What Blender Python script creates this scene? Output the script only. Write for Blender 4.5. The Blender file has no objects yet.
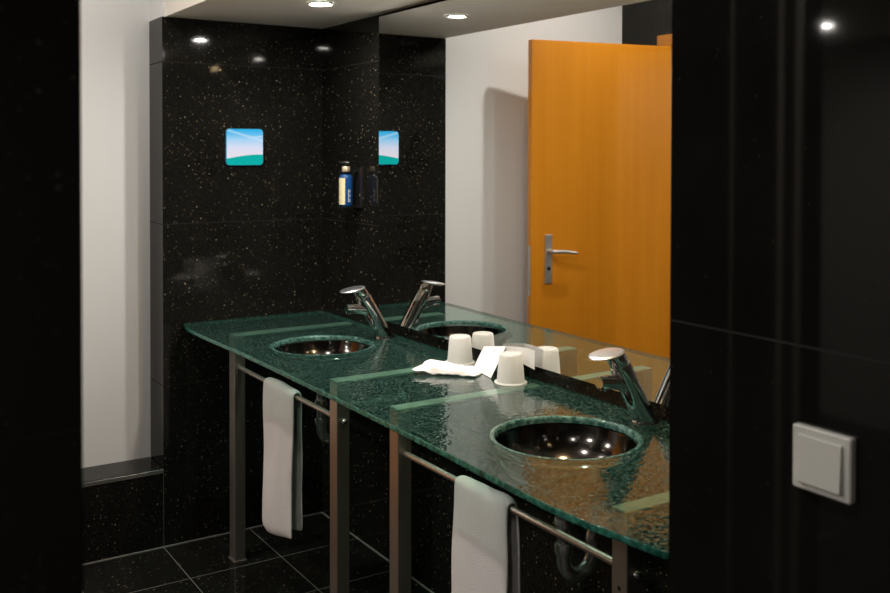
import bpy, bmesh, math, random
from mathutils import Vector, Matrix, noise
random.seed(7)
C = bpy.context.scene.collection
S = bpy.context.scene

# ------------------------------------------------------------ camera
CAM_H = 1.55
cam_d = bpy.data.cameras.new('camera'); cam = bpy.data.objects.new('camera', cam_d); C.objects.link(cam)
FPX, W, H = 965.8, 890, 593
cam_d.sensor_width = 36.0
cam_d.lens = FPX / W * 36.0
cam_d.clip_start = 0.02
cam_d.shift_x = 0.0
cam_d.shift_y = -(H / 2 - 170.8) / W          # the photograph is cropped so that its optical axis sits high
yaw, pitch, roll = math.radians(32.647), math.radians(1.04), math.radians(0.114)
fw = Vector((math.sin(yaw) * math.cos(pitch), math.cos(yaw) * math.cos(pitch), -math.sin(pitch)))
rt = Vector((math.cos(yaw), -math.sin(yaw), 0)); up = rt.cross(fw)
r2 = rt * math.cos(roll) + up * math.sin(roll); u2 = up * math.cos(roll) - rt * math.sin(roll)
M = Matrix((r2, u2, -fw)).transposed().to_4x4(); M.translation = Vector((0, 0, CAM_H))
cam.matrix_world = M
cam_d.dof.use_dof = True; cam_d.dof.focus_distance = 2.9; cam_d.dof.aperture_fstop = 5.0
S.camera = cam

# ------------------------------------------------------------ world and exposure
world = bpy.data.worlds.new('world'); S.world = world; world.use_nodes = True
world.node_tree.nodes['Background'].inputs[0].default_value = (1.0, 0.93, 0.85, 1)
world.node_tree.nodes['Background'].inputs[1].default_value = 0.012
S.view_settings.view_transform = 'Standard'; S.view_settings.look = 'None'
S.view_settings.exposure = 0.0; S.view_settings.gamma = 1.0; S.view_settings.use_curve_mapping = False
LAMP = 900.0            # radiance of the white spot lenses
S.cycles.max_bounces = 14; S.cycles.glossy_bounces = 8; S.cycles.transparent_max_bounces = 16
S.cycles.sample_clamp_indirect = 4.0
S.cycles.use_denoising = True

# ------------------------------------------------------------ node helpers / materials
def newmat(name):
    m = bpy.data.materials.new(name); m.use_nodes = True
    nt = m.node_tree; nt.nodes.clear()
    out = nt.nodes.new('ShaderNodeOutputMaterial')
    return m, nt, out
def node(nt, t, **kw):
    n = nt.nodes.new(t)
    for k, v in kw.items():
        if k.startswith('i_'): n.inputs[int(k[2:])].default_value = v
        else: setattr(n, k, v)
    return n
def math_n(nt, op, a, b=None):
    n = nt.nodes.new('ShaderNodeMath'); n.operation = op
    for i, v in enumerate((a, b)):
        if v is None: continue
        if isinstance(v, (int, float)): n.inputs[i].default_value = v
        else: nt.links.new(v, n.inputs[i])
    return n.outputs[0]
def mixc(nt, f, a, b):
    n = nt.nodes.new('ShaderNodeMix'); n.data_type = 'RGBA'
    for sock, v in ((n.inputs[0], f), (n.inputs[6], a), (n.inputs[7], b)):
        if isinstance(v, (int, float)): sock.default_value = v
        elif isinstance(v, tuple): sock.default_value = v
        else: nt.links.new(v, sock)
    return n.outputs[2]
def rgb(r, g, b): return (r, g, b, 1.0)
def simple(name, col, rough=0.5, metal=0.0, spec=0.5, bump=None, coat=0.0, aniso=0.0, var=0.0):
    m, nt, out = newmat(name)
    p = node(nt, 'ShaderNodeBsdfPrincipled')
    p.inputs['Base Color'].default_value = rgb(*col)
    p.inputs['Roughness'].default_value = rough; p.inputs['Metallic'].default_value = metal
    p.inputs['Specular IOR Level'].default_value = spec; p.inputs['Coat Weight'].default_value = coat
    tc = node(nt, 'ShaderNodeTexCoord')
    if var:
        nz = node(nt, 'ShaderNodeTexNoise'); nz.inputs['Scale'].default_value = 6.0; nz.inputs['Detail'].default_value = 4
        nt.links.new(tc.outputs['Object'], nz.inputs['Vector'])
        c = mixc(nt, nz.outputs[0], rgb(*[max(0, x * (1 - var)) for x in col]), rgb(*[min(1, x * (1 + var)) for x in col]))
        nt.links.new(c, p.inputs['Base Color'])
    if bump:
        nz = node(nt, 'ShaderNodeTexNoise'); nz.inputs['Scale'].default_value = bump[0]; nz.inputs['Detail'].default_value = 3
        nt.links.new(tc.outputs['Object'], nz.inputs['Vector'])
        b = node(nt, 'ShaderNodeBump'); b.inputs['Strength'].default_value = bump[1]; b.inputs['Distance'].default_value = bump[2]
        nt.links.new(nz.outputs[0], b.inputs['Height']); nt.links.new(b.outputs[0], p.inputs['Normal'])
    nt.links.new(p.outputs[0], out.inputs[0])
    return m

def granite(name, zlines=None, floor=None, fleck=0.74, rough=0.06, spec=0.22):
    """polished black granite with bronze and grey flecks; tile joints come from the real coordinates"""
    m, nt, out = newmat(name)
    p = node(nt, 'ShaderNodeBsdfPrincipled')
    tc = node(nt, 'ShaderNodeTexCoord'); sep = node(nt, 'ShaderNodeSeparateXYZ')
    nt.links.new(tc.outputs['Object'], sep.inputs[0])
    col = rgb(0.0042, 0.004, 0.0036)
    clouds = node(nt, 'ShaderNodeTexNoise'); clouds.inputs['Scale'].default_value = 5.0; clouds.inputs['Detail'].default_value = 6
    nt.links.new(tc.outputs['Object'], clouds.inputs['Vector'])
    cur = mixc(nt, clouds.outputs[0], col, rgb(0.011, 0.0105, 0.009))
    for scale, thr, keep, c1, c2 in ((120, 0.34, 0.87, rgb(0.15, 0.115, 0.055), rgb(0.12, 0.12, 0.105)),
                                     (62, 0.20, 0.86, rgb(0.30, 0.23, 0.11), rgb(0.26, 0.26, 0.23)),
                                     (260, 0.45, 0.62, rgb(0.040, 0.033, 0.020), rgb(0.034, 0.033, 0.028))):
        v = node(nt, 'ShaderNodeTexVoronoi'); v.inputs['Scale'].default_value = scale
        nt.links.new(tc.outputs['Object'], v.inputs['Vector'])
        sc = node(nt, 'ShaderNodeSeparateColor'); nt.links.new(v.outputs['Color'], sc.inputs[0])
        a = math_n(nt, 'LESS_THAN', v.outputs['Distance'], thr)
        b = math_n(nt, 'GREATER_THAN', sc.outputs[0], keep)
        f = math_n(nt, 'MULTIPLY', math_n(nt, 'MULTIPLY', a, b), fleck)
        f = math_n(nt, 'MULTIPLY', f, math_n(nt, 'ADD', math_n(nt, 'MULTIPLY', sc.outputs[2], 0.8), 0.2))
        cc = mixc(nt, sc.outputs[1], c1, c2)
        cur = mixc(nt, f, cur, cc)
    lines = []
    if zlines:
        pitch_, off = zlines
        fr = math_n(nt, 'FRACT', math_n(nt, 'ADD', math_n(nt, 'DIVIDE', sep.outputs[2], pitch_), 0.5 + off))
        lines.append((math_n(nt, 'LESS_THAN', math_n(nt, 'ABSOLUTE', math_n(nt, 'SUBTRACT', fr, 0.5)), 0.0016 / pitch_), rgb(0.010, 0.0095, 0.008)))
    if floor:
        for ax, p_, o_ in floor:
            fr = math_n(nt, 'FRACT', math_n(nt, 'ADD', math_n(nt, 'DIVIDE', math_n(nt, 'SUBTRACT', sep.outputs[ax], o_), p_), 10.5))
            lines.append((math_n(nt, 'LESS_THAN', math_n(nt, 'ABSOLUTE', math_n(nt, 'SUBTRACT', fr, 0.5)), 0.0016 / p_), rgb(0.13, 0.125, 0.11)))
    for f, c in lines: cur = mixc(nt, f, cur, c)
    nt.links.new(cur, p.inputs['Base Color'])
    p.inputs['Roughness'].default_value = rough
    if lines:
        rr = lines[0][0]
        for f, c in lines[1:]: rr = math_n(nt, 'MAXIMUM', rr, f)
        nt.links.new(math_n(nt, 'ADD', math_n(nt, 'MULTIPLY', rr, 0.7), rough), p.inputs['Roughness'])
    p.inputs['IOR'].default_value = 1.5; p.inputs['Specular IOR Level'].default_value = spec
    nt.links.new(p.outputs[0], out.inputs[0])
    return m

def streaky(name, c0, c1, scale, rough):
    # thick cut glass: dark body with pale lumps
    m, nt, out = newmat(name); p = node(nt, 'ShaderNodeBsdfPrincipled'); tc = node(nt, 'ShaderNodeTexCoord')
    n = node(nt, 'ShaderNodeTexNoise'); n.inputs['Scale'].default_value = scale; n.inputs['Detail'].default_value = 5; n.inputs['Roughness'].default_value = 0.65
    nt.links.new(tc.outputs['Object'], n.inputs['Vector'])
    r = node(nt, 'ShaderNodeValToRGB'); e = r.color_ramp.elements
    e[0].position = 0.42; e[0].color = rgb(*c0); e[1].position = 0.70; e[1].color = rgb(*c1)
    nt.links.new(n.outputs[0], r.inputs[0]); nt.links.new(r.outputs[0], p.inputs['Base Color'])
    b = node(nt, 'ShaderNodeBump'); b.inputs['Strength'].default_value = 0.7; b.inputs['Distance'].default_value = 0.003
    nt.links.new(n.outputs[0], b.inputs['Height']); nt.links.new(b.outputs[0], p.inputs['Normal'])
    p.inputs['Roughness'].default_value = rough; p.inputs['Specular IOR Level'].default_value = 0.7
    nt.links.new(p.outputs[0], out.inputs[0]); return m

def wood(name):
    m, nt, out = newmat(name)
    p = node(nt, 'ShaderNodeBsdfPrincipled'); tc = node(nt, 'ShaderNodeTexCoord')
    mp = node(nt, 'ShaderNodeMapping'); mp.inputs['Scale'].default_value = (9, 9, 0.35)
    nt.links.new(tc.outputs['Object'], mp.inputs[0])
    n1 = node(nt, 'ShaderNodeTexNoise'); n1.inputs['Scale'].default_value = 2.2; n1.inputs['Detail'].default_value = 5
    nt.links.new(mp.outputs[0], n1.inputs['Vector'])
    mp2 = node(nt, 'ShaderNodeMapping'); mp2.inputs['Scale'].default_value = (130, 130, 2.5)
    nt.links.new(tc.outputs['Object'], mp2.inputs[0])
    n2 = node(nt, 'ShaderNodeTexNoise'); n2.inputs['Scale'].default_value = 1.5; n2.inputs['Detail'].default_value = 3
    nt.links.new(mp2.outputs[0], n2.inputs['Vector'])
    a = mixc(nt, n1.outputs[0], rgb(0.60, 0.20, 0.006), rgb(0.76, 0.30, 0.016))
    b = mixc(nt, math_n(nt, 'MULTIPLY', n2.outputs[0], 0.22), a, rgb(0.46, 0.14, 0.004))
    nt.links.new(b, p.inputs['Base Color']); p.inputs['Roughness'].default_value = 0.38
    nt.links.new(p.outputs[0], out.inputs[0])
    return m

def cast_glass(name):
    """upper face of the cast green glass slab: tinted see-through, milky crackle inside, rippled polish"""
    m, nt, out = newmat(name)
    tc = node(nt, 'ShaderNodeTexCoord')
    mp = node(nt, 'ShaderNodeMapping'); mp.inputs['Scale'].default_value = (1, 1, 0.0)
    nt.links.new(tc.outputs['Object'], mp.inputs[0])
    n1 = node(nt, 'ShaderNodeTexNoise'); n1.inputs['Scale'].default_value = 115; n1.inputs['Detail'].default_value = 5; n1.inputs['Roughness'].default_value = 0.7
    n2 = node(nt, 'ShaderNodeTexNoise'); n2.inputs['Scale'].default_value = 36; n2.inputs['Detail'].default_value = 3
    v = node(nt, 'ShaderNodeTexVoronoi'); v.feature = 'DISTANCE_TO_EDGE'; v.inputs['Scale'].default_value = 95
    for n in (n1, n2, v): nt.links.new(mp.outputs[0], n.inputs['Vector'])
    ramp = node(nt, 'ShaderNodeValToRGB'); ramp.color_ramp.elements[0].position = 0.50; ramp.color_ramp.elements[1].position = 0.70
    ramp.color_ramp.elements[0].color = rgb(0.002, 0.036, 0.029); ramp.color_ramp.elements[1].color = rgb(0.30, 0.56, 0.46)
    nt.links.new(n1.outputs[0], ramp.inputs[0])
    edge = math_n(nt, 'MULTIPLY', math_n(nt, 'LESS_THAN', v.outputs['Distance'], 0.045), math_n(nt, 'GREATER_THAN', n2.outputs[0], 0.53))
    dcol = mixc(nt, math_n(nt, 'MULTIPLY', edge, 0.5), ramp.outputs[0], rgb(0.26, 0.46, 0.38))
    diff = node(nt, 'ShaderNodeBsdfDiffuse'); nt.links.new(dcol, diff.inputs[0])
    tra = node(nt, 'ShaderNodeBsdfTransparent'); tra.inputs[0].default_value = rgb(0.66, 0.92, 0.82)
    mx = node(nt, 'ShaderNodeMixShader'); mx.inputs[0].default_value = 0.69
    nt.links.new(diff.outputs[0], mx.inputs[1]); nt.links.new(tra.outputs[0], mx.inputs[2])
    vb = node(nt, 'ShaderNodeTexVoronoi'); vb.feature = 'SMOOTH_F1'; vb.inputs['Scale'].default_value = 85; vb.inputs['Smoothness'].default_value = 0.35
    nt.links.new(mp.outputs[0], vb.inputs['Vector'])
    h = math_n(nt, 'ADD', math_n(nt, 'MULTIPLY', n2.outputs[0], 0.75), math_n(nt, 'MULTIPLY', vb.outputs['Distance'], 0.42))
    b = node(nt, 'ShaderNodeBump'); b.inputs['Strength'].default_value = 1.0; b.inputs['Distance'].default_value = 0.00075
    nt.links.new(h, b.inputs['Height'])
    gl = node(nt, 'ShaderNodeBsdfGlossy'); gl.inputs['Roughness'].default_value = 0.02
    gl.inputs[0].default_value = rgb(1, 1, 1); nt.links.new(b.outputs[0], gl.inputs['Normal'])
    fr = node(nt, 'ShaderNodeFresnel'); fr.inputs[0].default_value = 1.52; nt.links.new(b.outputs[0], fr.inputs['Normal'])
    mx2 = node(nt, 'ShaderNodeMixShader'); nt.links.new(fr.outputs[0], mx2.inputs[0])
    nt.links.new(mx.outputs[0], mx2.inputs[1]); nt.links.new(gl.outputs[0], mx2.inputs[2])
    nt.links.new(mx2.outputs[0], out.inputs[0])
    return m
def clear_face(name):
    m, nt, out = newmat(name)
    tra = node(nt, 'ShaderNodeBsdfTransparent'); tra.inputs[0].default_value = rgb(0.86, 0.97, 0.93)
    gl = node(nt, 'ShaderNodeBsdfGlossy'); gl.inputs['Roughness'].default_value = 0.1
    mx = node(nt, 'ShaderNodeMixShader'); mx.inputs[0].default_value = 0.04
    nt.links.new(tra.outputs[0], mx.inputs[1]); nt.links.new(gl.outputs[0], mx.inputs[2]); nt.links.new(mx.outputs[0], out.inputs[0])
    return m
def frosted(name):
    m, nt, out = newmat(name)
    d = node(nt, 'ShaderNodeBsdfDiffuse'); d.inputs[0].default_value = rgb(0.97, 0.965, 0.95)
    t = node(nt, 'ShaderNodeBsdfTranslucent'); t.inputs[0].default_value = rgb(0.95, 0.93, 0.88)
    tr = node(nt, 'ShaderNodeBsdfTransparent'); g = node(nt, 'ShaderNodeBsdfGlossy'); g.inputs['Roughness'].default_value = 0.3
    a = node(nt, 'ShaderNodeMixShader'); a.inputs[0].default_value = 0.5
    b = node(nt, 'ShaderNodeMixShader'); b.inputs[0].default_value = 0.16
    c = node(nt, 'ShaderNodeMixShader'); c.inputs[0].default_value = 0.06
    nt.links.new(d.outputs[0], a.inputs[1]); nt.links.new(t.outputs[0], a.inputs[2])
    nt.links.new(a.outputs[0], b.inputs[1]); nt.links.new(tr.outputs[0], b.inputs[2])
    nt.links.new(b.outputs[0], c.inputs[1]); nt.links.new(g.outputs[0], c.inputs[2]); nt.links.new(c.outputs[0], out.inputs[0])
    return m
def emit(name, col, s):
    m, nt, out = newmat(name)
    e = node(nt, 'ShaderNodeEmission'); e.inputs[0].default_value = rgb(*col); e.inputs[1].default_value = s
    nt.links.new(e.outputs[0], out.inputs[0]); return m
def mirror_mat(name):
    m, nt, out = newmat(name)
    g = node(nt, 'ShaderNodeBsdfGlossy'); g.inputs[0].default_value = rgb(0.88, 0.885, 0.87); g.inputs['Roughness'].default_value = 0.0
    nt.links.new(g.outputs[0], out.inputs[0]); return m
def sign_mat(name, x0, x1, z0, z1):
    """the little backlit picture: pale sky over a teal hill"""
    m, nt, out = newmat(name)
    tc = node(nt, 'ShaderNodeTexCoord'); sep = node(nt, 'ShaderNodeSeparateXYZ'); nt.links.new(tc.outputs['Object'], sep.inputs[0])
    u = math_n(nt, 'DIVIDE', math_n(nt, 'SUBTRACT', sep.outputs[0], x0), x1 - x0)
    v = math_n(nt, 'DIVIDE', math_n(nt, 'SUBTRACT', sep.outputs[2], z0), z1 - z0)
    r = node(nt, 'ShaderNodeValToRGB'); nt.links.new(v, r.inputs[0])
    e = r.color_ramp.elements; e[0].position = 0.28; e[0].color = rgb(0.80, 0.76, 0.84); e[1].position = 1.0; e[1].color = rgb(0.02, 0.42, 0.80)
    for pos, c in ((0.5, (0.70, 0.74, 0.90)), (0.72, (0.36, 0.66, 0.92)), (0.86, (0.12, 0.52, 0.86))):
        el = r.color_ramp.elements.new(pos); el.color = rgb(*c)
    # hill line, and two streaks of cloud
    hill = math_n(nt, 'ADD', 0.18, math_n(nt, 'MULTIPLY', math_n(nt, 'SINE', math_n(nt, 'MULTIPLY', u, 1.75)), 0.115))
    sky = r.outputs[0]
    s1 = math_n(nt, 'SUBTRACT', v, math_n(nt, 'ADD', 0.97, math_n(nt, 'MULTIPLY', u, -0.30)))
    w1 = math_n(nt, 'MULTIPLY', math_n(nt, 'LESS_THAN', math_n(nt, 'ABSOLUTE', s1), 0.035), 0.35)
    s2 = math_n(nt, 'SUBTRACT', v, math_n(nt, 'ADD', 0.70, math_n(nt, 'MULTIPLY', u, 0.10)))
    w2 = math_n(nt, 'MULTIPLY', math_n(nt, 'MULTIPLY', math_n(nt, 'LESS_THAN', math_n(nt, 'ABSOLUTE', s2), 0.025), math_n(nt, 'GREATER_THAN', u, 0.6)), 0.4)
    sky = mixc(nt, math_n(nt, 'MAXIMUM', w1, w2), sky, rgb(0.75, 0.85, 0.95))
    col = mixc(nt, math_n(nt, 'LESS_THAN', v, hill), sky, rgb(0.005, 0.42, 0.38))
    em = node(nt, 'ShaderNodeEmission'); em.inputs[1].default_value = 0.98; nt.links.new(col, em.inputs[0])
    nt.links.new(em.outputs[0], out.inputs[0]); return m

GRAN = granite('polished_black_granite', zlines=(0.635, 0.0))
GRANN = granite('polished_black_granite_fine', zlines=(0.635, 0.0), fleck=0.14, rough=0.045, spec=0.42)
GRANF = granite('black_granite_floor', floor=((0, 0.355, 1.104), (1, 0.332, 3.437)), fleck=0.5, rough=0.1)
WHITE = simple('white_paint', (0.80, 0.805, 0.80), 0.6, bump=(180, 0.08, 0.001))
CEIL = simple('ceiling_paint', (0.88, 0.83, 0.75), 0.7)
LOBBY = simple('lobby_paint', (0.30, 0.29, 0.27), 0.6)
WOOD = wood('orange_beech_veneer')
WOODE = simple('veneer_edge', (0.40, 0.15, 0.012), 0.45, var=0.1)
ARM = simple('satin_arm', (0.56, 0.55, 0.47), 0.45, 0.25)
STEEL = simple('brushed_steel', (0.62, 0.555, 0.50), 0.36, 0.94, bump=(240, 0.1, 0.0005))
CHROME = simple('chrome', (0.86, 0.86, 0.87), 0.05, 1.0)
DISC = simple('satin_chrome', (0.88, 0.88, 0.90), 0.32, 1.0)
PIPE = simple('pipe_chrome', (0.70, 0.70, 0.69), 0.24, 0.75)
SATIN = simple('satin_nickel', (0.52, 0.50, 0.46), 0.42, 0.65)
GLASS_T = cast_glass('cast_green_glass')
GLASS_B = clear_face('glass_underside')
GLASS_E = streaky('glass_edge', (0.008, 0.075, 0.052), (0.06, 0.30, 0.22), 70, 0.10)
GLASS_R = streaky('glass_lip', (0.012, 0.062, 0.051), (0.15, 0.28, 0.235), 80, 0.03)
BASIN = simple('dark_polished_basin', (0.115, 0.105, 0.098), 0.13, 1.0)
CUP = frosted('frosted_plastic')
PAPER = simple('white_paper', (0.84, 0.82, 0.80), 0.75)
INK = simple('grey_print', (0.35, 0.35, 0.36), 0.8)
TOWEL = simple('white_terry', (0.80, 0.765, 0.745), 0.95, 0, 0.1, bump=(520, 0.9, 0.003))
MIRROR = mirror_mat('silvered_mirror')
MEDGE = simple('mirror_edge', (0.42, 0.46, 0.43), 0.2)
BLUE = simple('blue_plastic', (0.006, 0.055, 0.19), 0.22)
LABEL = simple('cream_label', (0.74, 0.66, 0.40), 0.5)
LETTER = simple('white_print', (0.62, 0.70, 0.75), 0.6)
GOLD = simple('champagne_collar', (0.78, 0.66, 0.46), 0.28, 0.6)
BLACKP = simple('black_plastic', (0.012, 0.012, 0.012), 0.3)
SWITCH = simple('white_switch_plastic', (0.72, 0.71, 0.66), 0.35)
SEAL = simple('grey_sealant', (0.22, 0.21, 0.19), 0.7)
RING = simple('white_lamp_ring', (0.8, 0.8, 0.78), 0.4)
LENS = emit('lamp_lens', (1.0, 0.955, 0.89), LAMP)
LENSB = emit('bright_lamp_lens', (1.0, 0.955, 0.89), LAMP * 1.7)
LENSW = emit('warm_lamp_lens', (1.0, 0.72, 0.38), LAMP * 0.8)

# ------------------------------------------------------------ geometry helpers
def tag(o, label=None, cat=None, group=None, kind=None):
    if label: o['label'] = label
    if cat: o['category'] = cat
    if group: o['group'] = group
    if kind: o['kind'] = kind
    return o
def obj(name, bm, mat, parent=None, smooth=None):
    bmesh.ops.recalc_face_normals(bm, faces=bm.faces[:])
    me = bpy.data.meshes.new(name); bm.to_mesh(me); bm.free()
    mats = mat if isinstance(mat, (list, tuple)) else [mat]
    for mm in mats: me.materials.append(mm)
    o = bpy.data.objects.new(name, me); C.objects.link(o)
    if smooth is not None:
        me.polygons.foreach_set('use_smooth', [True] * len(me.polygons))
        try: me.set_sharp_from_angle(angle=math.radians(smooth))
        except Exception: pass
    if parent is not None:
        o.parent = parent
        o.matrix_parent_inverse = Matrix.Translation(-parent.location)   # parts are built in room coordinates
    return o
def thing(name, loc, label, cat, group=None, kind=None):
    o = bpy.data.objects.new(name, None); C.objects.link(o); o.location = loc; o.empty_display_size = 0.05
    return tag(o, label, cat, group, kind)
def add_box(bm, lo, hi, bevel=0.0, seg=2, mi=0):
    r = bmesh.ops.create_cube(bm, size=1.0)
    vs = r['verts']
    for v in vs:
        v.co = Vector([lo[i] + (v.co[i] + 0.5) * (hi[i] - lo[i]) for i in range(3)])
    if bevel:
        es = list({e for v in vs for e in v.link_edges})
        bmesh.ops.bevel(bm, geom=es, offset=bevel, segments=seg, profile=0.5, affect='EDGES')
    return bm
def box(lo, hi, bevel=0.0, seg=2): return add_box(bmesh.new(), lo, hi, bevel, seg)
def add_lathe(bm, prof, n=48, mat=None, cap0=False, cap1=False):
    """prof: list of (radius, z); mat places it"""
    rings = []
    for r, z in prof:
        rings.append([bm.verts.new((r * math.cos(2 * math.pi * k / n), r * math.sin(2 * math.pi * k / n), z)) for k in range(n)])
    for a, b in zip(rings, rings[1:]):
        for k in range(n): bm.faces.new((a[k], a[(k + 1) % n], b[(k + 1) % n], b[k]))
    if cap0: bm.faces.new(rings[0][::-1])
    if cap1: bm.faces.new(rings[-1])
    if mat is not None:
        for rg in rings:
            for v in rg: v.co = mat @ v.co
    return bm
def add_tube(bm, pts, rad, n=16, cap=True, flat=None):
    """swept tube; rad a number or list; flat=(sx, sz) scales the section"""
    pts = [Vector(p) for p in pts]; m = len(pts)
    rads = rad if isinstance(rad, (list, tuple)) else [rad] * m
    tang = []
    for i in range(m):
        t = pts[min(i + 1, m - 1)] - pts[max(i - 1, 0)]; tang.append(t.normalized())
    ref = Vector((0, 0, 1)) if abs(tang[0].z) < 0.9 else Vector((0, 1, 0))
    nx = tang[0].cross(ref).normalized(); rings = []
    for i in range(m):
        nx = (nx - tang[i] * nx.dot(tang[i])).normalized(); ny = tang[i].cross(nx)
        sx, sy = flat if flat else (1, 1)
        rings.append([bm.verts.new(pts[i] + nx * (rads[i] * sx * math.cos(2 * math.pi * k / n)) + ny * (rads[i] * sy * math.sin(2 * math.pi * k / n))) for k in range(n)])
    for a, b in zip(rings, rings[1:]):
        for k in range(n): bm.faces.new((a[k], a[(k + 1) % n], b[(k + 1) % n], b[k]))
    if cap: bm.faces.new(rings[0][::-1]); bm.faces.new(rings[-1])
    return bm
def arc(c, r, a0, a1, n, ux, uy):
    c = Vector(c); ux = Vector(ux); uy = Vector(uy)
    return [c + ux * (r * math.cos(a0 + (a1 - a0) * k / n)) + uy * (r * math.sin(a0 + (a1 - a0) * k / n)) for k in range(n + 1)]
def rounded_plate(w, h, t, r, mat, n=6, bev=0.0):
    """rounded rectangle in XY, thickness along +Z, placed by mat"""
    bm = bmesh.new(); pts = []
    for cx, cy, a in ((w / 2 - r, h / 2 - r, 0), (-w / 2 + r, h / 2 - r, math.pi / 2), (-w / 2 + r, -h / 2 + r, math.pi), (w / 2 - r, -h / 2 + r, 1.5 * math.pi)):
        for k in range(n + 1):
            q = a + math.pi / 2 * k / n; pts.append((cx + r * math.cos(q), cy + r * math.sin(q)))
    lo = [bm.verts.new((x, y, 0)) for x, y in pts]
    s = bev
    mid = [bm.verts.new((x, y, t - s)) for x, y in pts]
    rings = [lo, mid]
    if bev:
        rings.append([bm.verts.new((x * (1 - 2 * s / w), y * (1 - 2 * s / h), t)) for x, y in pts])
    for a, b in zip(rings, rings[1:]):
        for k in range(len(pts)): bm.faces.new((a[k], a[(k + 1) % len(pts)], b[(k + 1) % len(pts)], b[k]))
    bm.faces.new(lo[::-1]); bm.faces.new(rings[-1])
    bm.transform(mat); return bm
def frame_mat(o, x, y, z):
    m = Matrix((Vector(x).normalized(), Vector(y).normalized(), Vector(z).normalized())).transposed().to_4x4(); m.translation = Vector(o); return m
def copy_tree(o, delta, label=None, first=True):
    c = o.copy(); C.objects.link(c)
    if first:
        c.location = o.location + Vector(delta)
        if label: c['label'] = label
    for ch in [x for x in C.objects if x.parent == o]:
        k = copy_tree(ch, delta, None, False); k.parent = c; k.matrix_parent_inverse = ch.matrix_parent_inverse.copy()
    return c

# ------------------------------------------------------------ measures of the room (metres)
XW, YF, ZC, ZS = 1.788, 3.766, 0.875, 2.08     # mirror wall, end wall, glass top, lowered ceiling
XE, YN, ZL = 1.104, 3.9425, 0.311              # end wall's free edge, white alcove back, ledge
XR, YR = 1.196, 1.164                          # near right wall
XP, YP = 0.216, 1.013                          # near left wall
XM = 1.760                                     # mirror face
XD = -0.155                                    # door wall
ZT = 2.75                                      # high ceiling

# ------------------------------------------------------------ setting
def struct(name, bm, mat, label, cat, smooth=None):
    return tag(obj(name, bm, mat, None, smooth), label, cat, None, 'structure')
struct('floor', box((-2.6, -1.6, -0.1), (2.1, 4.3, 0)), GRANF, 'black polished granite tile floor with thin grey joints', 'floor')
struct('wall_right', box((XW, YR, 0), (2.0, YF, ZS)), GRAN, 'black speckled granite wall behind the mirror and washstand', 'wall')
struct('wall_back', box((XE, YF, 0), (2.0, 4.25, ZS)), GRAN, 'black speckled granite end wall carrying the small lit picture', 'wall')
struct('wall_back_upper', box((XE, YF, ZS), (2.0, 4.25, ZT)), WHITE, 'white strip of end wall above the granite', 'wall')
struct('wall_alcove', box((-0.275, YN, ZL - 0.004), (XE, 4.25, ZT)), WHITE, 'white painted wall set back above the black ledge', 'wall')
struct('wall_alcove_base', box((-0.275, YF, 0), (XE - 0.0005, 4.25, ZL), 0.004, 2), GRAN, 'low black granite wall with ledge under the white wall', 'wall')
struct('wall_front', box((XR, -1.4, 0), (2.0, YR, ZT), 0.002, 1), GRANN, 'near black granite wall on the right with the light switch', 'wall')
struct('wall_left', box((-2.6, YP, 0), (XP, YP + 0.10, ZT), 0.002, 1), GRANN, 'near black granite wall at the left edge of the view', 'wall')
# door wall with its opening
bm = bmesh.new()
add_box(bm, (XD - 0.12, 3.655, 0), (XD, YN, ZT)); add_box(bm, (XD - 0.12, 1.94, 0), (XD, 2.66, ZT)); add_box(bm, (XD - 0.12, 2.66, 2.165), (XD, 3.655, ZT))
struct('wall_door', bm, GRAN, 'black granite wall around the doorway, seen in the mirror', 'wall')
# lobby behind the door wall
struct('wall_lobby', box((-2.7, YP + 0.1, 0), (-2.6, 4.3, ZT)), LOBBY, 'grey wall of the lobby beyond the doorway', 'wall')
struct('wall_lobby_back', box((-2.6, 4.2, 0), (-0.275, 4.3, ZT)), LOBBY, 'grey end wall of the lobby beyond the doorway', 'wall')
struct('ceiling_lobby', box((-2.6, YP + 0.1, 2.2), (XD - 0.12, 4.2, 2.3)), CEIL, 'white ceiling over the lobby', 'ceiling')
struct('ceiling', box((-2.7, -1.6, ZT), (2.1, 4.3, ZT + 0.1)), CEIL, 'white high ceiling in front of the washstand', 'ceiling')
struct('ceiling_soffit', box((1.116, YR, ZS), (XW + 0.1, YF, ZT - 0.0005)), CEIL, 'lowered pale ceiling box above the washstand', 'ceiling')
struct('wall_camera', box((-2.7, -1.6, 0), (2.0, -1.5, ZT)), simple('dark_paint', (0.32, 0.30, 0.28), 0.7), 'grey wall behind the viewer', 'wall')
struct('wall_camera_side', box((-2.7, -1.5, 0), (-2.6, YP + 0.1, ZT)), simple('dark_paint_side', (0.32, 0.30, 0.28), 0.7), 'grey wall left of the viewer', 'wall')
# thin sealant lines
s = 0.004
bm = bmesh.new(); add_box(bm, (XD, YF - s, 0), (XW, YF, s)); struct('baseboard_back', bm, SEAL, 'thin grey joint between end wall and floor', 'joint')
bm = bmesh.new(); add_box(bm, (XW - s, YR, 0), (XW, YF - s, s)); struct('baseboard_right', bm, SEAL, 'thin grey joint between mirror wall and floor', 'joint')
bm = bmesh.new(); add_box(bm, (XE - 0.0015, YF - 0.0015, s), (XE + 0.0015, YF, ZL)); struct('trim_1', bm, simple('dark_joint', (0.06, 0.055, 0.05), 0.6), 'upright joint in end wall below the ledge corner', 'joint')
bm = bmesh.new(); add_box(bm, (XD, YF - 0.0025, ZL - 0.018), (XE, YF, ZL - 0.002), 0.001, 1); struct('trim_2', bm, simple('ledge_chamfer', (0.10, 0.095, 0.085), 0.25), 'thin pale edge along the front of the black ledge', 'trim')
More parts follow.
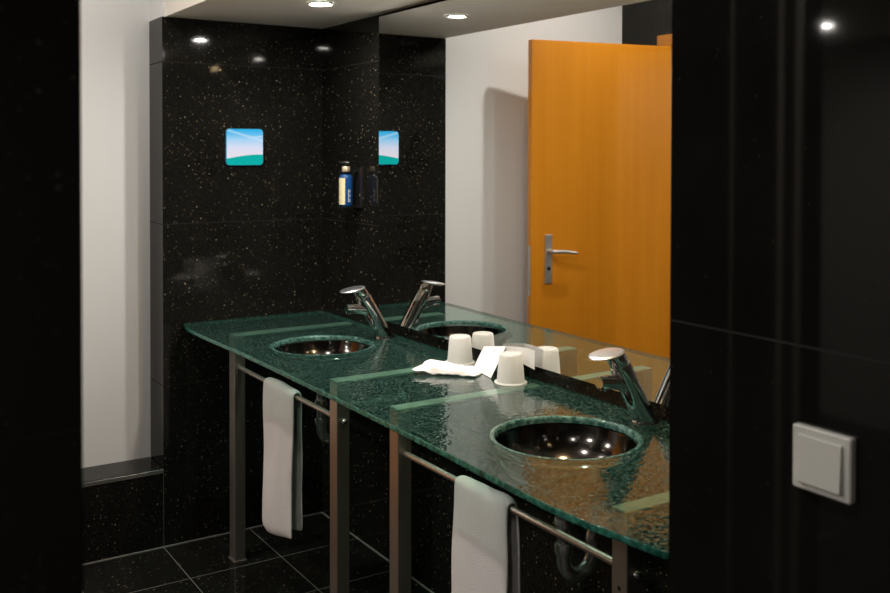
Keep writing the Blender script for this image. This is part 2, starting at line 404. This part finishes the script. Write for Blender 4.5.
# upright metal corner profiles at the free end of the door wall
for n_, y0, w_ in ((3, 1.925, 0.022), (4, 1.99, 0.022), (5, 2.19, 0.012)):
    struct('trim_%d' % n_, box((XD - 0.004, y0, 0), (XD + 0.006, y0 + w_, 2.70), 0.001, 1), SATIN, 'upright metal profile on the door wall', 'trim')
# door frame and door
def seg(x, y): return (x, y)
bm = bmesh.new()
add_box(bm, (XD - 0.13, 3.568, 0), (XD + 0.015, 3.663, 2.166), 0.003)
add_box(bm, (XD - 0.13, 2.66, 0), (XD + 0.015, 2.745, 2.166), 0.003)
add_box(bm, (XD - 0.13, 2.745, 2.108), (XD + 0.015, 3.568, 2.166), 0.003)
dl = Vector((0.653, 3.70, 0)); dh = Vector((XD + 0.018, 3.556, 0)); dx = (dl - dh).normalized(); wd = (dl - dh).length
dn = Vector((dx.y, -dx.x, 0))                        # faces the washstand side
door = thing('door_1', dh, 'orange wooden door standing open, seen in the mirror', 'door', None, 'structure')
obj('door_frame', bm, WOODE, door)
Md = frame_mat(dh, dx, dn * -1, (0, 0, 1))           # local x along leaf, y away from viewer, z up
leaf = box((0, 0.0, 0.008), (wd, 0.040, 2.10), 0.0015, 1); leaf.transform(Md)
obj('leaf', leaf, WOOD, door)
bm = box((wd + 0.0002, 0.008, 0.86), (wd + 0.002, 0.030, 1.10), 0.0005, 1); bm.transform(Md); obj('lock_plate', bm, SATIN, door)
bm = box((wd - 0.1115, -0.008, 0.916), (wd - 0.073, -0.0002, 1.156), 0.003, 2); bm.transform(Md)
plate = obj('handle_plate', bm, SATIN, door)
bm = bmesh.new(); xh = wd - 0.092
pts = [(xh, -0.008, 1.075), (xh, -0.040, 1.075)] + [(xh - 0.006, -0.048, 1.075), (xh - 0.016, -0.052, 1.075), (xh - 0.07, -0.053, 1.073), (xh - 0.118, -0.053, 1.066), (xh - 0.132, -0.051, 1.065)]
add_tube(bm, pts, [0.010, 0.010, 0.010, 0.0095, 0.009, 0.008, 0.006], 14); bm.transform(Md); obj('lever', bm, SATIN, plate, 40)
bm = bmesh.new(); add_lathe(bm, [(0.0, 0.004), (0.008, 0.004), (0.009, 0.0)], 20, frame_mat((xh, -0.008, 0.99), (1, 0, 0), (0, 0, 1), (0, -1, 0))); bm.transform(Md)
obj('keyhole', bm, BLACKP, plate, 40)

# ------------------------------------------------------------ lamps
def downlight(x, y, z, lens, label, group):
    t = thing('recessed_downlight', (x, y, z), label, 'lamp', group)
    bm = bmesh.new(); add_lathe(bm, [(0.031, -0.001), (0.040, -0.007), (0.046, -0.004), (0.046, -0.0005)], 40, Matrix.Translation((x, y, z))); obj('ring', bm, RING, t, 40)
    bm = bmesh.new(); add_lathe(bm, [(0.0, -0.006), (0.018, -0.0055), (0.031, -0.002)], 40, Matrix.Translation((x, y, z))); obj('lens', bm, lens, t, 60)
    return t
GL = 'spotlights in the lowered ceiling over the washstand'
downlight(1.473, 3.115, ZS, LENS, 'white ceiling spotlight above the far basin', GL)
downlight(1.473, 2.395, ZS, LENS, 'white ceiling spotlight above the middle of the glass counter', GL)
downlight(1.473, 1.67, ZS, LENSW, 'warm ceiling spotlight above the near basin', GL)
downlight(0.365, 3.12, ZT, LENSB, 'white ceiling spotlight in front of the open door', 'spotlights in the high ceiling')
downlight(0.30, 1.85, ZT, LENS, 'white ceiling spotlight in the room middle', 'spotlights in the high ceiling')
downlight(-1.86, 3.08, 2.2, LENS, 'white ceiling spotlight in the lobby, glinting in the near right wall', 'spotlights in the lobby')
downlight(-0.95, 3.36, 2.2, emit('added_lobby_fill_lens', (1.0, 0.955, 0.89), LAMP * 3.2), 'added unseen fill spotlight in the lobby just outside the doorway', 'spotlights in the lobby')  # added lamp, out of view: brightens the towels through the doorway
downlight(-0.90, 1.60, 2.2, emit('added_near_fill_lens', (1.0, 0.955, 0.89), LAMP * 2.2), 'added unseen fill spotlight in the lobby beyond the free end of the door wall', 'spotlights in the lobby')  # unseen lamp put in to light the near towel below the counter edge
downlight(-0.75, 0.15, ZT, LENS, 'added unseen fill spotlight over the viewer', 'spotlights in the high ceiling')  # added fill, out of view, lifting the near walls and the switch

# ------------------------------------------------------------ mirror
t = thing('wall_mirror', (XM, 2.2, 0.92), 'large frameless mirror on black wall above the glass counter', 'mirror')
obj('mirror_backing', box((XM + 0.005, YR + 0.006, 0.921), (XW - 0.0005, 3.2145, ZS - 0.017)), MEDGE, t)
obj('mirror_pane', box((XM, YR + 0.004, 0.920), (XM + 0.005, 3.211, ZS - 0.016), 0.0008, 1), MIRROR, t)

# ------------------------------------------------------------ washstand frames
def washstand(ya0, ya1, yb0, yb1, label):
    t = thing('washstand_frame', (1.31, (ya0 + yb1) / 2, 0), label, 'washstand frame', 'steel frames under the glass counter')
    legs = []
    for y0, y1 in ((ya0, ya1), (yb0, yb1)):
        legs.append(obj('leg', box((1.289, y0, 0.004), (1.331, y1, 0.8535), 0.0015, 1), STEEL, t))
        obj('foot_plate', box((1.284, y0 - 0.004, 0), (1.336, y1 + 0.004, 0.004)), STEEL, t)
        obj('support_arm', box((1.289, y0, 0.8540), (XW - 0.001, y1, 0.8610), 0.0015, 1), ARM, t)
    bm = bmesh.new(); add_tube(bm, [(1.312, yb1 + 0.0005, 0.738), (1.312, ya0 - 0.0005, 0.738)], 0.0078, 18); obj('towel_rail', bm, STEEL, t, 40)
    for (y0, y1), l in zip(((ya0, ya1), (yb0, yb1)), legs):
        bm = bmesh.new(); add_lathe(bm, [(0.0, 0.014), (0.005, 0.0135), (0.008, 0.010), (0.009, 0.0)], 18, frame_mat((1.311, y0, 0.738), (1, 0, 0), (0, 0, 1), (0, -1, 0)))
        if l is legs[1]: obj('bolt', bm, CHROME, l, 40)
        else: bm.free()
        bm = bmesh.new(); add_lathe(bm, [(0.0, 0.0012), (0.0045, 0.001), (0.005, 0.0)], 16, frame_mat((1.289, (y0 + y1) / 2, 0.706), (0, 1, 0), (0, 0, 1), (-1, 0, 0)))
        if l is legs[1] and yb0 < 2: obj('screw_hole', bm, BLACKP, l, 40)
        else: bm.free()
    return t
washstand(3.479, 3.535, 2.612, 2.662, 'steel leg frame with towel rail under the far half of glass counter')
washstand(2.243, 2.290, 1.361, 1.404, 'steel leg frame with towel rail under the near half of glass counter')

# ------------------------------------------------------------ glass counter
B1, B2, RB = (1.466, 3.085), (1.482, 1.776), 0.176
front = [(1.186, 3.7640), (1.166, 3.66), (1.166, 3.55), (1.172, 3.35), (1.180, 3.15), (1.183, 2.9), (1.183, 2.6), (1.182, 2.3), (1.180, 2.1), (1.177, 1.9), (1.173, 1.75), (1.168, 1.6), (1.164, 1.45), (1.170, 1.34), (1.182, 1.26), (1.194, 1.168)]
def slab():
    cu = bpy.data.curves.new('slab', 'CURVE'); cu.dimensions = '2D'; cu.fill_mode = 'BOTH'; cu.extrude = 0.0052; cu.bevel_depth = 0.0018; cu.bevel_resolution = 2
    ring = front + [(XW - 0.002, 1.168), (XW - 0.002, 3.764)]
    sp = cu.splines.new('POLY'); sp.points.add(len(ring) - 1); sp.use_cyclic_u = True
    for p_, q in zip(sp.points, ring): p_.co = (q[0], q[1], 0, 1)
    for c in (B1, B2):
        sp = cu.splines.new('POLY'); n = 96; sp.points.add(n - 1); sp.use_cyclic_u = True
        for k, p_ in enumerate(sp.points):
            a = 2 * math.pi * k / n; p_.co = (c[0] + RB * math.cos(a), c[1] + RB * math.sin(a), 0, 1)
    o = bpy.data.objects.new('slab', cu); C.objects.link(o)
    dg = bpy.context.evaluated_depsgraph_get(); me = bpy.data.meshes.new_from_object(o.evaluated_get(dg))
    bpy.data.objects.remove(o); bpy.data.curves.remove(cu)
    bm = bmesh.new(); bm.from_mesh(me); bpy.data.meshes.remove(me)
    bmesh.ops.remove_doubles(bm, verts=bm.verts[:], dist=1e-5)
    bmesh.ops.translate(bm, verts=bm.verts[:], vec=(0, 0, ZC - 0.007))
    bm.normal_update()
    for f in bm.faces:
        f.material_index = 0 if f.normal.z > 0.9 else (1 if f.normal.z < -0.9 else 2)
    return bm
counter = thing('glass_countertop', (1.48, 2.45, ZC - 0.014), 'long green cast glass countertop on steel arms, two basin holes', 'countertop')
obj('glass_slab', slab(), [GLASS_T, GLASS_B, GLASS_E], counter)
for c in (B1, B2):
    bm = bmesh.new()
    prof = [(RB + 0.006, 0.0003), (RB + 0.002, 0.0012), (RB - 0.003, 0.0004), (RB - 0.0065, -0.003), (RB - 0.008, -0.008), (RB - 0.0085, -0.0145), (RB - 0.004, -0.0150)]
    add_lathe(bm, prof, 96, Matrix.Translation((c[0], c[1], ZC)))
    tag(obj('basin_lip', bm, GLASS_R, counter, 60), 'pale green polished glass ring round a basin hole')

# ------------------------------------------------------------ basins, taps, drains
def basin(c, label):
    x, y = c
    t = thing('wash_basin', (x, y, ZC - 0.14), label, 'basin', 'round black basins under the glass')
    bm = bmesh.new(); z0 = ZC - 0.0155
    inner = [(0.0, -0.118), (0.02, -0.118), (0.05, -0.1155), (0.09, -0.104), (0.125, -0.084), (0.15, -0.058), (0.165, -0.030), (0.1695, -0.010), (0.1715, -0.004)]
    outer = [(0.196, -0.0045), (0.196, -0.008), (0.175, -0.010), (0.171, -0.032), (0.155, -0.062), (0.129, -0.090), (0.092, -0.110), (0.05, -0.122), (0.02, -0.1245), (0.0, -0.1245)]
    add_lathe(bm, inner + outer, 72, Matrix.Translation((x, y, z0))); bmesh.ops.remove_doubles(bm, verts=bm.verts[:], dist=1e-5)
    obj('bowl', bm, BASIN, t, 50)
    bm = bmesh.new(); add_lathe(bm, [(0.0, -0.1155), (0.012, -0.1155), (0.014, -0.1165), (0.021, -0.1145), (0.025, -0.116), (0.026, -0.1178)], 32, Matrix.Translation((x, y, z0))); obj('drain_ring', bm, CHROME, t, 50)
    return t
basin(B1, 'round black basin sunk in the far end of glass counter')
basin(B2, 'round black basin sunk in the near end of glass counter')

def faucet(x, y, label):
    t = thing('basin_faucet', (x, y, ZC), label, 'faucet', 'chrome single lever faucets')
    ax = Vector((-0.094, 0, 0.160)).normalized(); side = Vector((0, 1, 0)); px = side.cross(ax)   # lean towards the room
    base = Vector((x, y, ZC + 0.0008))
    bm = bmesh.new(); add_lathe(bm, [(0.0, 0.004), (0.029, 0.004), (0.0325, 0.003), (0.0335, 0.0)], 40, Matrix.Translation(base) @ Matrix.Scale(1.12, 4, (1, 0, 0))); obj('base_ring', bm, CHROME, t, 40)
    # leaning body: foot ring cut level with the glass, straight shaft, rounded shoulder
    L = 0.178; rows = []
    for k, (r, d) in enumerate([(0.0285, 0.0), (0.0285, 0.02), (0.028, 0.06), (0.0275, 0.12), (0.0270, L - 0.006), (0.0255, L - 0.001), (0.022, L)]):
        rows.append((r, d))
    bm = bmesh.new(); n = 40; rings = []
    for r, d in rows:
        rg = []
        for q in range(n):
            a = 2 * math.pi * q / n
            p_ = base + ax * d + (px * math.cos(a) + side * math.sin(a)) * r
            if d == 0.0: p_ = p_ + ax * ((ZC + 0.003 - p_.z) / ax.z)
            rg.append(bm.verts.new(p_))
        rings.append(rg)
    for a_, b_ in zip(rings, rings[1:]):
        for q in range(n): bm.faces.new((a_[q], a_[(q + 1) % n], b_[(q + 1) % n], b_[q]))
    bm.faces.new(rings[-1])
    obj('body', bm, CHROME, t, 40)
    # spout: springs from the shaft with a swept underside
    j = base + ax * 0.112
    bm = bmesh.new()
    pts = [j + Vector((0.002, 0, -0.004)), j + Vector((-0.014, 0, 0.004)), j + Vector((-0.030, 0, 0.012)), j + Vector((-0.058, 0, 0.017)), j + Vector((-0.094, 0, 0.020)), j + Vector((-0.101, 0, 0.020))]
    add_tube(bm, pts, [0.018, 0.0215, 0.0200, 0.0178, 0.0165, 0.015], 24); obj('spout', bm, CHROME, t, 50)
    tip = j + Vector((-0.087, 0, 0.018)); dn_ = Vector((-0.28, 0, -1)).normalized()
    bm = bmesh.new(); add_lathe(bm, [(0.0, 0.019), (0.009, 0.019), (0.0105, 0.0175), (0.0135, 0.0)], 24, frame_mat(tip, Vector((0, 1, 0)), dn_.cross(Vector((0, 1, 0))), dn_)); obj('aerator', bm, CHROME, t, 40)
    # handle: short neck and a flat tilted round plate
    k0 = base + ax * (L - 0.001)
    bm = bmesh.new(); add_tube(bm, [k0, k0 + ax * 0.004, k0 + ax * 0.018, k0 + ax * 0.036], [0.0215, 0.0245, 0.0245, 0.021], 32)
    hd = obj('handle_neck', bm, CHROME, t, 40)
    dz = Vector((-0.17, 0, 1)).normalized(); cc = k0 + ax * 0.034 + Vector((-0.026, 0, 0.0005))
    bm = bmesh.new(); add_lathe(bm, [(0.0, -0.006), (0.035, -0.0055), (0.050, -0.001), (0.0535, 0.0015), (0.052, 0.0035), (0.04, 0.0058), (0.02, 0.007), (0.0, 0.0073)], 56, frame_mat(cc, dz.cross(Vector((0, 1, 0))) * -1, (0, 1, 0), dz) @ Matrix.Diagonal((0.90, 0.74, 1.0, 1.0)))
    bmesh.ops.remove_doubles(bm, verts=bm.verts[:], dist=1e-6)
    obj('handle_plate', bm, DISC, t, 50)
    return t
f1 = faucet(1.722, 3.095, 'leaning chrome faucet behind the far basin')
copy_tree(f1, (0.014, 1.768 - 3.095, 0), 'leaning chrome faucet behind the near basin')

def trap(x, y, zb, label):
    t = thing('drain_trap', (x, y, zb), label, 'drain pipe', 'chrome drain traps under the basins')
    bm = bmesh.new(); add_tube(bm, [(x, y, ZC - 0.141), (x, y, zb + 0.085)], 0.0155, 20); obj('tail_pipe', bm, PIPE, t, 40)
    for z in (zb + 0.135, zb + 0.072):
        bm = bmesh.new(); add_lathe(bm, [(0.016, -0.013), (0.021, -0.012), (0.0225, -0.006), (0.0225, 0.006), (0.021, 0.011), (0.0158, 0.013)], 24, Matrix.Translation((x, y, z))); obj('slip_nut', bm, PIPE, t, 40)
    pts = [(x, y, zb + 0.068), (x, y, zb + 0.045)] + arc((x + 0.046, y, zb + 0.045), 0.046, math.pi, 2 * math.pi, 12, (1, 0, 0), (0, 0, 1))[1:]
    ex = x + 0.092
    pts += [(ex, y, zb + 0.07)] + arc((ex + 0.032, y, zb + 0.075), 0.032, math.pi, math.pi / 2, 8, (1, 0, 0), (0, 0, 1)) + [(XW - 0.004, y, zb + 0.107)]
    bm = bmesh.new(); add_tube(bm, pts, 0.0175, 20); obj('bend', bm, PIPE, t, 40)
    bm = bmesh.new(); add_lathe(bm, [(0.0178, 0.008), (0.03, 0.006), (0.034, 0.0)], 28, frame_mat((XW - 0.0005, y, zb + 0.107), (0, 1, 0), (0, 0, 1), (-1, 0, 0))); obj('wall_flange', bm, PIPE, t, 40)
    return t
t1 = trap(B1[0] - 0.006, B1[1], 0.535, 'chrome drain trap under the far basin')
copy_tree(t1, (B2[0] - B1[0], B2[1] - B1[1], 0), 'chrome drain trap under the near basin')

# ------------------------------------------------------------ towels over the rails
def towel(y0, y1, zf, zb, seed, label):
    xr, zr, rr = 1.312, 0.738, 0.0085
    path = []
    n1 = 26
    for k in range(n1 + 1):                                       # front fall, bottom to top
        z = zf + (zr - zf) * k / n1; path.append((xr - rr - 0.010 * (1 - k / n1) ** 0.5 - 0.002, z, k / n1))
    for k in range(1, 8): 
        a = math.pi - math.pi * k / 8; path.append((xr + (rr + 0.002) * math.cos(a), zr + (rr + 0.002) * math.sin(a), 1.0))
    for k in range(n1 + 1):
        z = zr - (zr - zb) * k / n1; path.append((xr + rr + 0.002 + 0.010 * (k / n1) ** 0.5, z, 1 - k / n1))
    ny = 22; th = 0.0125
    bm = bmesh.new(); P = [Vector((a, 0, b)) for a, b, _ in path]
    outer, inner = [], []
    for i, (x, z, w) in enumerate(path):
        tn = (P[min(i + 1, len(P) - 1)] - P[max(i - 1, 0)]).normalized(); nn = Vector((-tn.z, 0, tn.x))
        ro, ri = [], []
        for j in range(ny + 1):
            u = j / ny; y = y0 + (y1 - y0) * u
            low = 1 - w
            y += 0.008 * low * math.sin(3 * u + seed) + 0.006 * noise.noise(Vector((seed, z * 6, u)))
            fold = 0.007 * low ** 0.7 * math.sin(u * 7.5 + seed * 2 + z * 2.5) + 0.007 * noise.noise(Vector((u * 3, z * 5, seed)))
            sag = 0.006 * math.sin(u * 5 + seed) * low
            hem = 1.0 if 0 < i < len(path) - 1 else 0.45
            edge = (1 - (2 * u - 1) ** 10)                       # rolled folded edges
            tt = th * (0.35 + 0.65 * edge) * hem
            z_up = low ** 1.2 * (0.055 * (1 - u) ** 1.5 + 0.03 * max(0, u - 0.75) * 4 * 0.5)
            c = Vector((x, y, z - sag + z_up)) + nn * (fold * (1 if i < len(path) / 2 else 0.6))
            ro.append(bm.verts.new(c + nn * tt)); ri.append(bm.verts.new(c - nn * 0.0005))
        outer.append(ro); inner.append(ri)
    m = len(path)
    for i in range(m - 1):
        for j in range(ny):
            bm.faces.new((outer[i][j], outer[i + 1][j], outer[i + 1][j + 1], outer[i][j + 1]))
            bm.faces.new((inner[i][j], inner[i][j + 1], inner[i + 1][j + 1], inner[i + 1][j]))
        bm.faces.new((outer[i][0], inner[i][0], inner[i + 1][0], outer[i + 1][0]))
        bm.faces.new((outer[i][ny], outer[i + 1][ny], inner[i + 1][ny], inner[i][ny]))
    for j in range(ny):
        bm.faces.new((outer[0][j], outer[0][j + 1], inner[0][j + 1], inner[0][j]))
        bm.faces.new((outer[m - 1][j], inner[m - 1][j], inner[m - 1][j + 1], outer[m - 1][j + 1]))
    o = obj('hand_towel', bm, TOWEL, None, 70)
    md = o.modifiers.new('soft', 'SUBSURF'); md.levels = 1; md.render_levels = 1
    return tag(o, label, 'towel', 'white hand towels on the rails')
towel(2.955, 3.215, 0.215, 0.235, 1.3, 'white hand towel over the far rail, below the far basin')
towel(1.757, 1.985, 0.225, 0.250, 4.1, 'white hand towel over the near rail, below the near basin')

# ------------------------------------------------------------ cups and papers
def cup(x, y, rot, label):
    bm = bmesh.new()
    prof = [(0.041, 0.0), (0.0475, 0.0), (0.0490, 0.0014), (0.0480, 0.0032), (0.0415, 0.0040), (0.0405, 0.012), (0.0385, 0.036), (0.0362, 0.064), (0.0345, 0.080), (0.0330, 0.0850), (0.0305, 0.0868), (0.0285, 0.0862), (0.0278, 0.0835), (0.0, 0.0830)]
    add_lathe(bm, prof, 48, Matrix.Translation((x, y, ZC + 0.0008)))
    bmesh.ops.remove_doubles(bm, verts=bm.verts[:], dist=1e-6)
    o = obj('plastic_cup', bm, CUP, None, 40)
    return tag(o, label, 'cup', 'frosted cups upside down on the glass')
cup(1.715, 2.585, 0, 'upside-down frosted plastic cup behind the crumpled napkin')
cup(1.692, 2.280, 0, 'upside-down frosted plastic cup in front of the leaflet, nearest the near basin')

# crumpled napkin lying flat
bm = bmesh.new()
o0 = Vector((1.606, 2.482, ZC + 0.001)); ex = Vector((0.62, -0.78, 0)).normalized(); ey = Vector((0.78, 0.62, 0))
nu, nv = 30, 18; top, bot = [], []
for i in range(nu + 1):
    rt_, rb_ = [], []
    for j in range(nv + 1):
        u, v = i / nu * 2 - 1, j / nv * 2 - 1
        ragged = 1 + 0.12 * noise.noise(Vector((u * 2.2, v * 2.2, 3.0)))
        x = u * 0.098 * ragged; y = v * 0.050 * (1 - 0.25 * u) * ragged
        bul = max(0.0, (1 - u ** 4) * (1 - v ** 4)) ** 0.5
        h = 0.004 + bul * (0.017 + 0.013 * noise.noise(Vector((u * 1.7, v * 1.9, 8.1))) + 0.006 * noise.noise(Vector((u * 5, v * 5, 1.0)))) + 0.008 * max(0, -u) 
        lift = 0.010 * max(0, -u - 0.3) * 1.4 + 0.010 * max(0.0, -v - 0.35) * (0.6 + noise.noise(Vector((u * 4, 0, 5))))
        rt_.append(bm.verts.new(o0 + ex * x + ey * y + Vector((0, 0, max(h, lift + 0.003)))))
        rb_.append(bm.verts.new(o0 + ex * x * 0.97 + ey * y * 0.96 + Vector((0, 0, max(0.0, lift)))))
    top.append(rt_); bot.append(rb_)
for i in range(nu):
    for j in range(nv):
        bm.faces.new((top[i][j], top[i + 1][j], top[i + 1][j + 1], top[i][j + 1])); bm.faces.new((bot[i][j], bot[i][j + 1], bot[i + 1][j + 1], bot[i + 1][j]))
for i in range(nu):
    bm.faces.new((top[i][0], bot[i][0], bot[i + 1][0], top[i + 1][0])); bm.faces.new((top[i][nv], top[i + 1][nv], bot[i + 1][nv], bot[i][nv]))
for j in range(nv):
    bm.faces.new((top[0][j], top[0][j + 1], bot[0][j + 1], bot[0][j])); bm.faces.new((top[nu][j], bot[nu][j], bot[nu][j + 1], top[nu][j + 1]))
tag(obj('paper_napkin', bm, PAPER, None, 25), 'crumpled white paper napkin lying on the glass counter', 'napkin')

# folded leaflet standing half open between the cups
def sheet(pts, t=0.0007):
    a, b, c, d = [Vector(p) for p in pts]; n = (b - a).cross(d - a).normalized() * t
    bm = bmesh.new(); v = [bm.verts.new(p) for p in (a, b, c, d, a + n, b + n, c + n, d + n)]
    for q in ((3, 2, 1, 0), (4, 5, 6, 7), (0, 1, 5, 4), (1, 2, 6, 5), (2, 3, 7, 6), (3, 0, 4, 7)): bm.faces.new([v[k] for k in q])
    return bm
A0, A1, A2, A3 = Vector((1.700, 2.488, 0.8765)), Vector((1.672, 2.352, 0.8765)), Vector((1.7235, 2.346, 0.968)), Vector((1.7235, 2.462, 0.948))
leaf_t = thing('folded_leaflet', (1.70, 2.40, 0.8765), 'white printed leaflet leaning open between the two cups', 'leaflet')
pn = obj('front_panel', sheet((A0, A1, A2, A3)), PAPER, leaf_t)
nn = (A1 - A0).cross(A3 - A0).normalized()
if nn.x > 0: nn = -nn
def on_panel(u, v): 
    lo = A0.lerp(A1, u); hi = A3.lerp(A2, u); return lo.lerp(hi, v) + nn * 0.0010
bm = bmesh.new()
for v, u0, u1, h in ((0.82, 0.40, 0.62, 0.035), (0.70, 0.2, 0.7, 0.012), (0.62, 0.2, 0.75, 0.012), (0.54, 0.2, 0.66, 0.012), (0.46, 0.2, 0.72, 0.012), (0.30, 0.2, 0.4, 0.012)):
    q = [bm.verts.new(on_panel(a, b)) for a, b in ((u0, v), (u1, v), (u1, v + h), (u0, v + h))]; bm.faces.new(q)
obj('print_lines', bm, INK, pn)
E0, E1 = Vector((1.744, 2.232, 0.972)), Vector((1.746, 2.236, 0.915))
bm = bmesh.new(); N = 14; rows = []
for k in range(N + 1):
    s_ = k / N; bow = 0.003 * math.sin(math.pi * s_)
    a = Vector((A2.x, A2.y, A2.z)).lerp(E0, s_) + Vector((bow, 0, 0.003 * math.sin(math.pi * s_)))
    b = (A2 + (A1 - A2) * 0.35 + Vector((0.02, 0, 0))).lerp(E1, s_) + Vector((bow, 0, 0))
    rows.append([bm.verts.new(a), bm.verts.new(b), bm.verts.new(b + Vector((0.0008, 0, 0))), bm.verts.new(a + Vector((0.0008, 0, 0)))])
for a, b in zip(rows, rows[1:]):
    for k in range(4): bm.faces.new((a[k], a[(k + 1) % 4], b[(k + 1) % 4], b[k]))
bm.faces.new(rows[0][::-1]); bm.faces.new(rows[-1])
obj('back_panel', bm, PAPER, leaf_t, 60)

# ------------------------------------------------------------ lit picture on the end wall
pic = thing('wall_picture', (1.438, YF, 1.497), 'small square lit picture of blue sky and teal hill on granite wall', 'picture')
Mp = frame_mat((1.438, YF - 0.0004, 1.5735), (-1, 0, 0), (0, 0, 1), (0, -1, 0))
Mp = frame_mat((1.438, YF - 0.0004, 1.5735), (1, 0, 0), (0, 0, 1), (0, -1, 0))
obj('picture_frame', rounded_plate(0.159, 0.150, 0.008, 0.016, Mp, 8, 0.001), simple('blue_rim', (0.02, 0.25, 0.42), 0.3), pic)
obj('picture_panel', rounded_plate(0.154, 0.145, 0.0006, 0.014, Matrix.Translation((0, -0.0082, 0)) @ Mp, 8), sign_mat('sky_and_hill', 1.438 - 0.0785, 1.438 + 0.0785, 1.4995, 1.6475), pic)

# ------------------------------------------------------------ soap dispenser and its bracket
sx, sy = 1.732, 3.43
br = thing('dispenser_bracket', (XW, sy, 1.335), 'black wall bracket behind the blue soap bottle', 'bracket')
obj('back_plate', rounded_plate(0.072, 0.160, 0.006, 0.004, frame_mat((XW - 0.0004, sy, 1.412), (0, -1, 0), (0, 0, 1), (-1, 0, 0)), 4, 0.001), BLACKP, br)
bm = bmesh.new(); add_tube(bm, [(XW - 0.007, sy - 0.033, 1.34), (XW - 0.007, sy - 0.033, 1.488), (XW - 0.007, sy + 0.033, 1.488)], 0.0013, 8); tag(obj('rim', bm, CHROME, br), 'thin bright rim of the bracket')
bm = bmesh.new(); add_lathe(bm, [(0.0165, -0.0035), (0.027, -0.0035), (0.027, 0.0), (0.0165, 0.0), (0.0165, -0.0035)], 40, Matrix.Translation((sx, sy, 1.478))); add_box(bm, (sx + 0.024, sy - 0.011, 1.4745), (XW - 0.006, sy + 0.011, 1.478)); obj('holding_ring', bm, BLACKP, br, 40)
bm = bmesh.new(); add_lathe(bm, [(0.0, -0.004), (0.032, -0.004), (0.033, 0.0), (0.0, 0.0)], 40, Matrix.Translation((sx, sy, 1.3385))); add_box(bm, (sx + 0.03, sy - 0.010, 1.3345), (XW - 0.006, sy + 0.010, 1.3385)); obj('tray', bm, BLACKP, br, 40)
bm = bmesh.new(); add_lathe(bm, [(0.0, 0.004), (0.006, 0.003), (0.007, 0.0)], 16, frame_mat((XW - 0.0065, sy - 0.018, 1.385), (0, 1, 0), (0, 0, 1), (-1, 0, 0))); obj('screw', bm, CHROME, br, 40)
so = thing('soap_dispenser', (sx, sy, 1.339), 'blue pump soap bottle with cream label on the black wall bracket', 'soap bottle')
bm = bmesh.new(); add_lathe(bm, [(0.0, 0.0), (0.023, 0.0), (0.0262, 0.003), (0.0270, 0.008), (0.0270, 0.112), (0.0255, 0.120), (0.020, 0.127), (0.014, 0.130), (0.0125, 0.134), (0.0, 0.134)], 48, Matrix.Translation((sx, sy, 1.3391))); obj('bottle', bm, BLUE, so, 40)
def wrap(a0, a1, z0, z1, r, n=14):
    bm = bmesh.new(); rows = []
    for k in range(n + 1):
        a = a0 + (a1 - a0) * k / n
        rows.append([bm.verts.new((sx + rr * math.cos(a), sy + rr * math.sin(a), z)) for rr, z in ((r, z0), (r, z1), (r - 0.0006, z1), (r - 0.0006, z0))])
    for a, b in zip(rows, rows[1:]):
        for k in range(4): bm.faces.new((a[k], a[(k + 1) % 4], b[(k + 1) % 4], b[k]))
    bm.faces.new(rows[0][::-1]); bm.faces.new(rows[-1]); return bm
view = math.atan2(-sy, -sx)                      # side of the bottle towards the doorway
lab = obj('label', wrap(view - 1.45, view - 0.12, 1.347, 1.452, 0.0276), LABEL, so, 50)
bm = bmesh.new()
for k in range(9):
    z = 1.438 - k * 0.0095; w = 0.62 + 0.25 * math.sin(k * 2.1)
    a0 = view - 1.15
    q = []
    for a, zz in ((a0, z), (a0 + w, z), (a0 + w, z + 0.0028), (a0, z + 0.0028)): q.append(bm.verts.new((sx + 0.0280 * math.cos(a), sy + 0.0280 * math.sin(a), zz)))
    bm.faces.new(q)
obj('small_print', bm, simple('faded_print', (0.50, 0.42, 0.22), 0.7), lab)
bm = bmesh.new()
for k in range(8):                               # upright lettering, too small in the photograph to read
    z = 1.358 + k * 0.0062; h = 0.0042 if k % 3 else 0.005
    for da in (0.0, 0.22):
        if k in (2, 5) and da: continue
        a = view + 0.30 + da
        q = [bm.verts.new((sx + 0.0275 * math.cos(a + d), sy + 0.0275 * math.sin(a + d), zz)) for d, zz in ((0, z), (0.13, z), (0.13, z + h), (0, z + h))]; bm.faces.new(q)
obj('lettering', bm, LETTER, so)
bm = bmesh.new(); add_lathe(bm, [(0.0, 0.0), (0.0155, 0.0), (0.016, 0.002), (0.016, 0.021), (0.0145, 0.024), (0.0, 0.024)], 36, Matrix.Translation((sx, sy, 1.4732))); obj('collar', bm, GOLD, so, 40)
bm = bmesh.new(); add_tube(bm, [(sx, sy, 1.497), (sx, sy, 1.509)], 0.0045, 14); hdir = Vector((-0.80, 0.6, 0)).normalized()
add_tube(bm, [Vector((sx, sy, 1.512)) - hdir * 0.012, Vector((sx, sy, 1.5135)), Vector((sx, sy, 1.512)) + hdir * 0.018, Vector((sx, sy, 1.509)) + hdir * 0.024], [0.008, 0.009, 0.006, 0.004], 14, flat=(1, 0.6)); obj('pump', bm, BLACKP, so, 40)

# ------------------------------------------------------------ light switch on the near right wall
sw = thing('light_switch', (XR, 0.860, 1.065), 'white square rocker light switch on the near black wall', 'light switch')
Ms = frame_mat((XR - 0.0003, 0.860, 1.111), (0, -1, 0), (0, 0, 1), (-1, 0, 0))
obj('switch_frame', rounded_plate(0.096, 0.092, 0.011, 0.004, Ms, 4, 0.0022), SWITCH, sw)
bm = bmesh.new(); add_box(bm, (-0.036, -0.034, 0.0111), (0.036, 0.034, 0.0165), 0.0015, 2)
for v in bm.verts:
    if v.co.z > 0.014: v.co.z += 0.002 * (-v.co.y / 0.034)
bm.transform(Ms); obj('rocker', bm, SWITCH, sw)
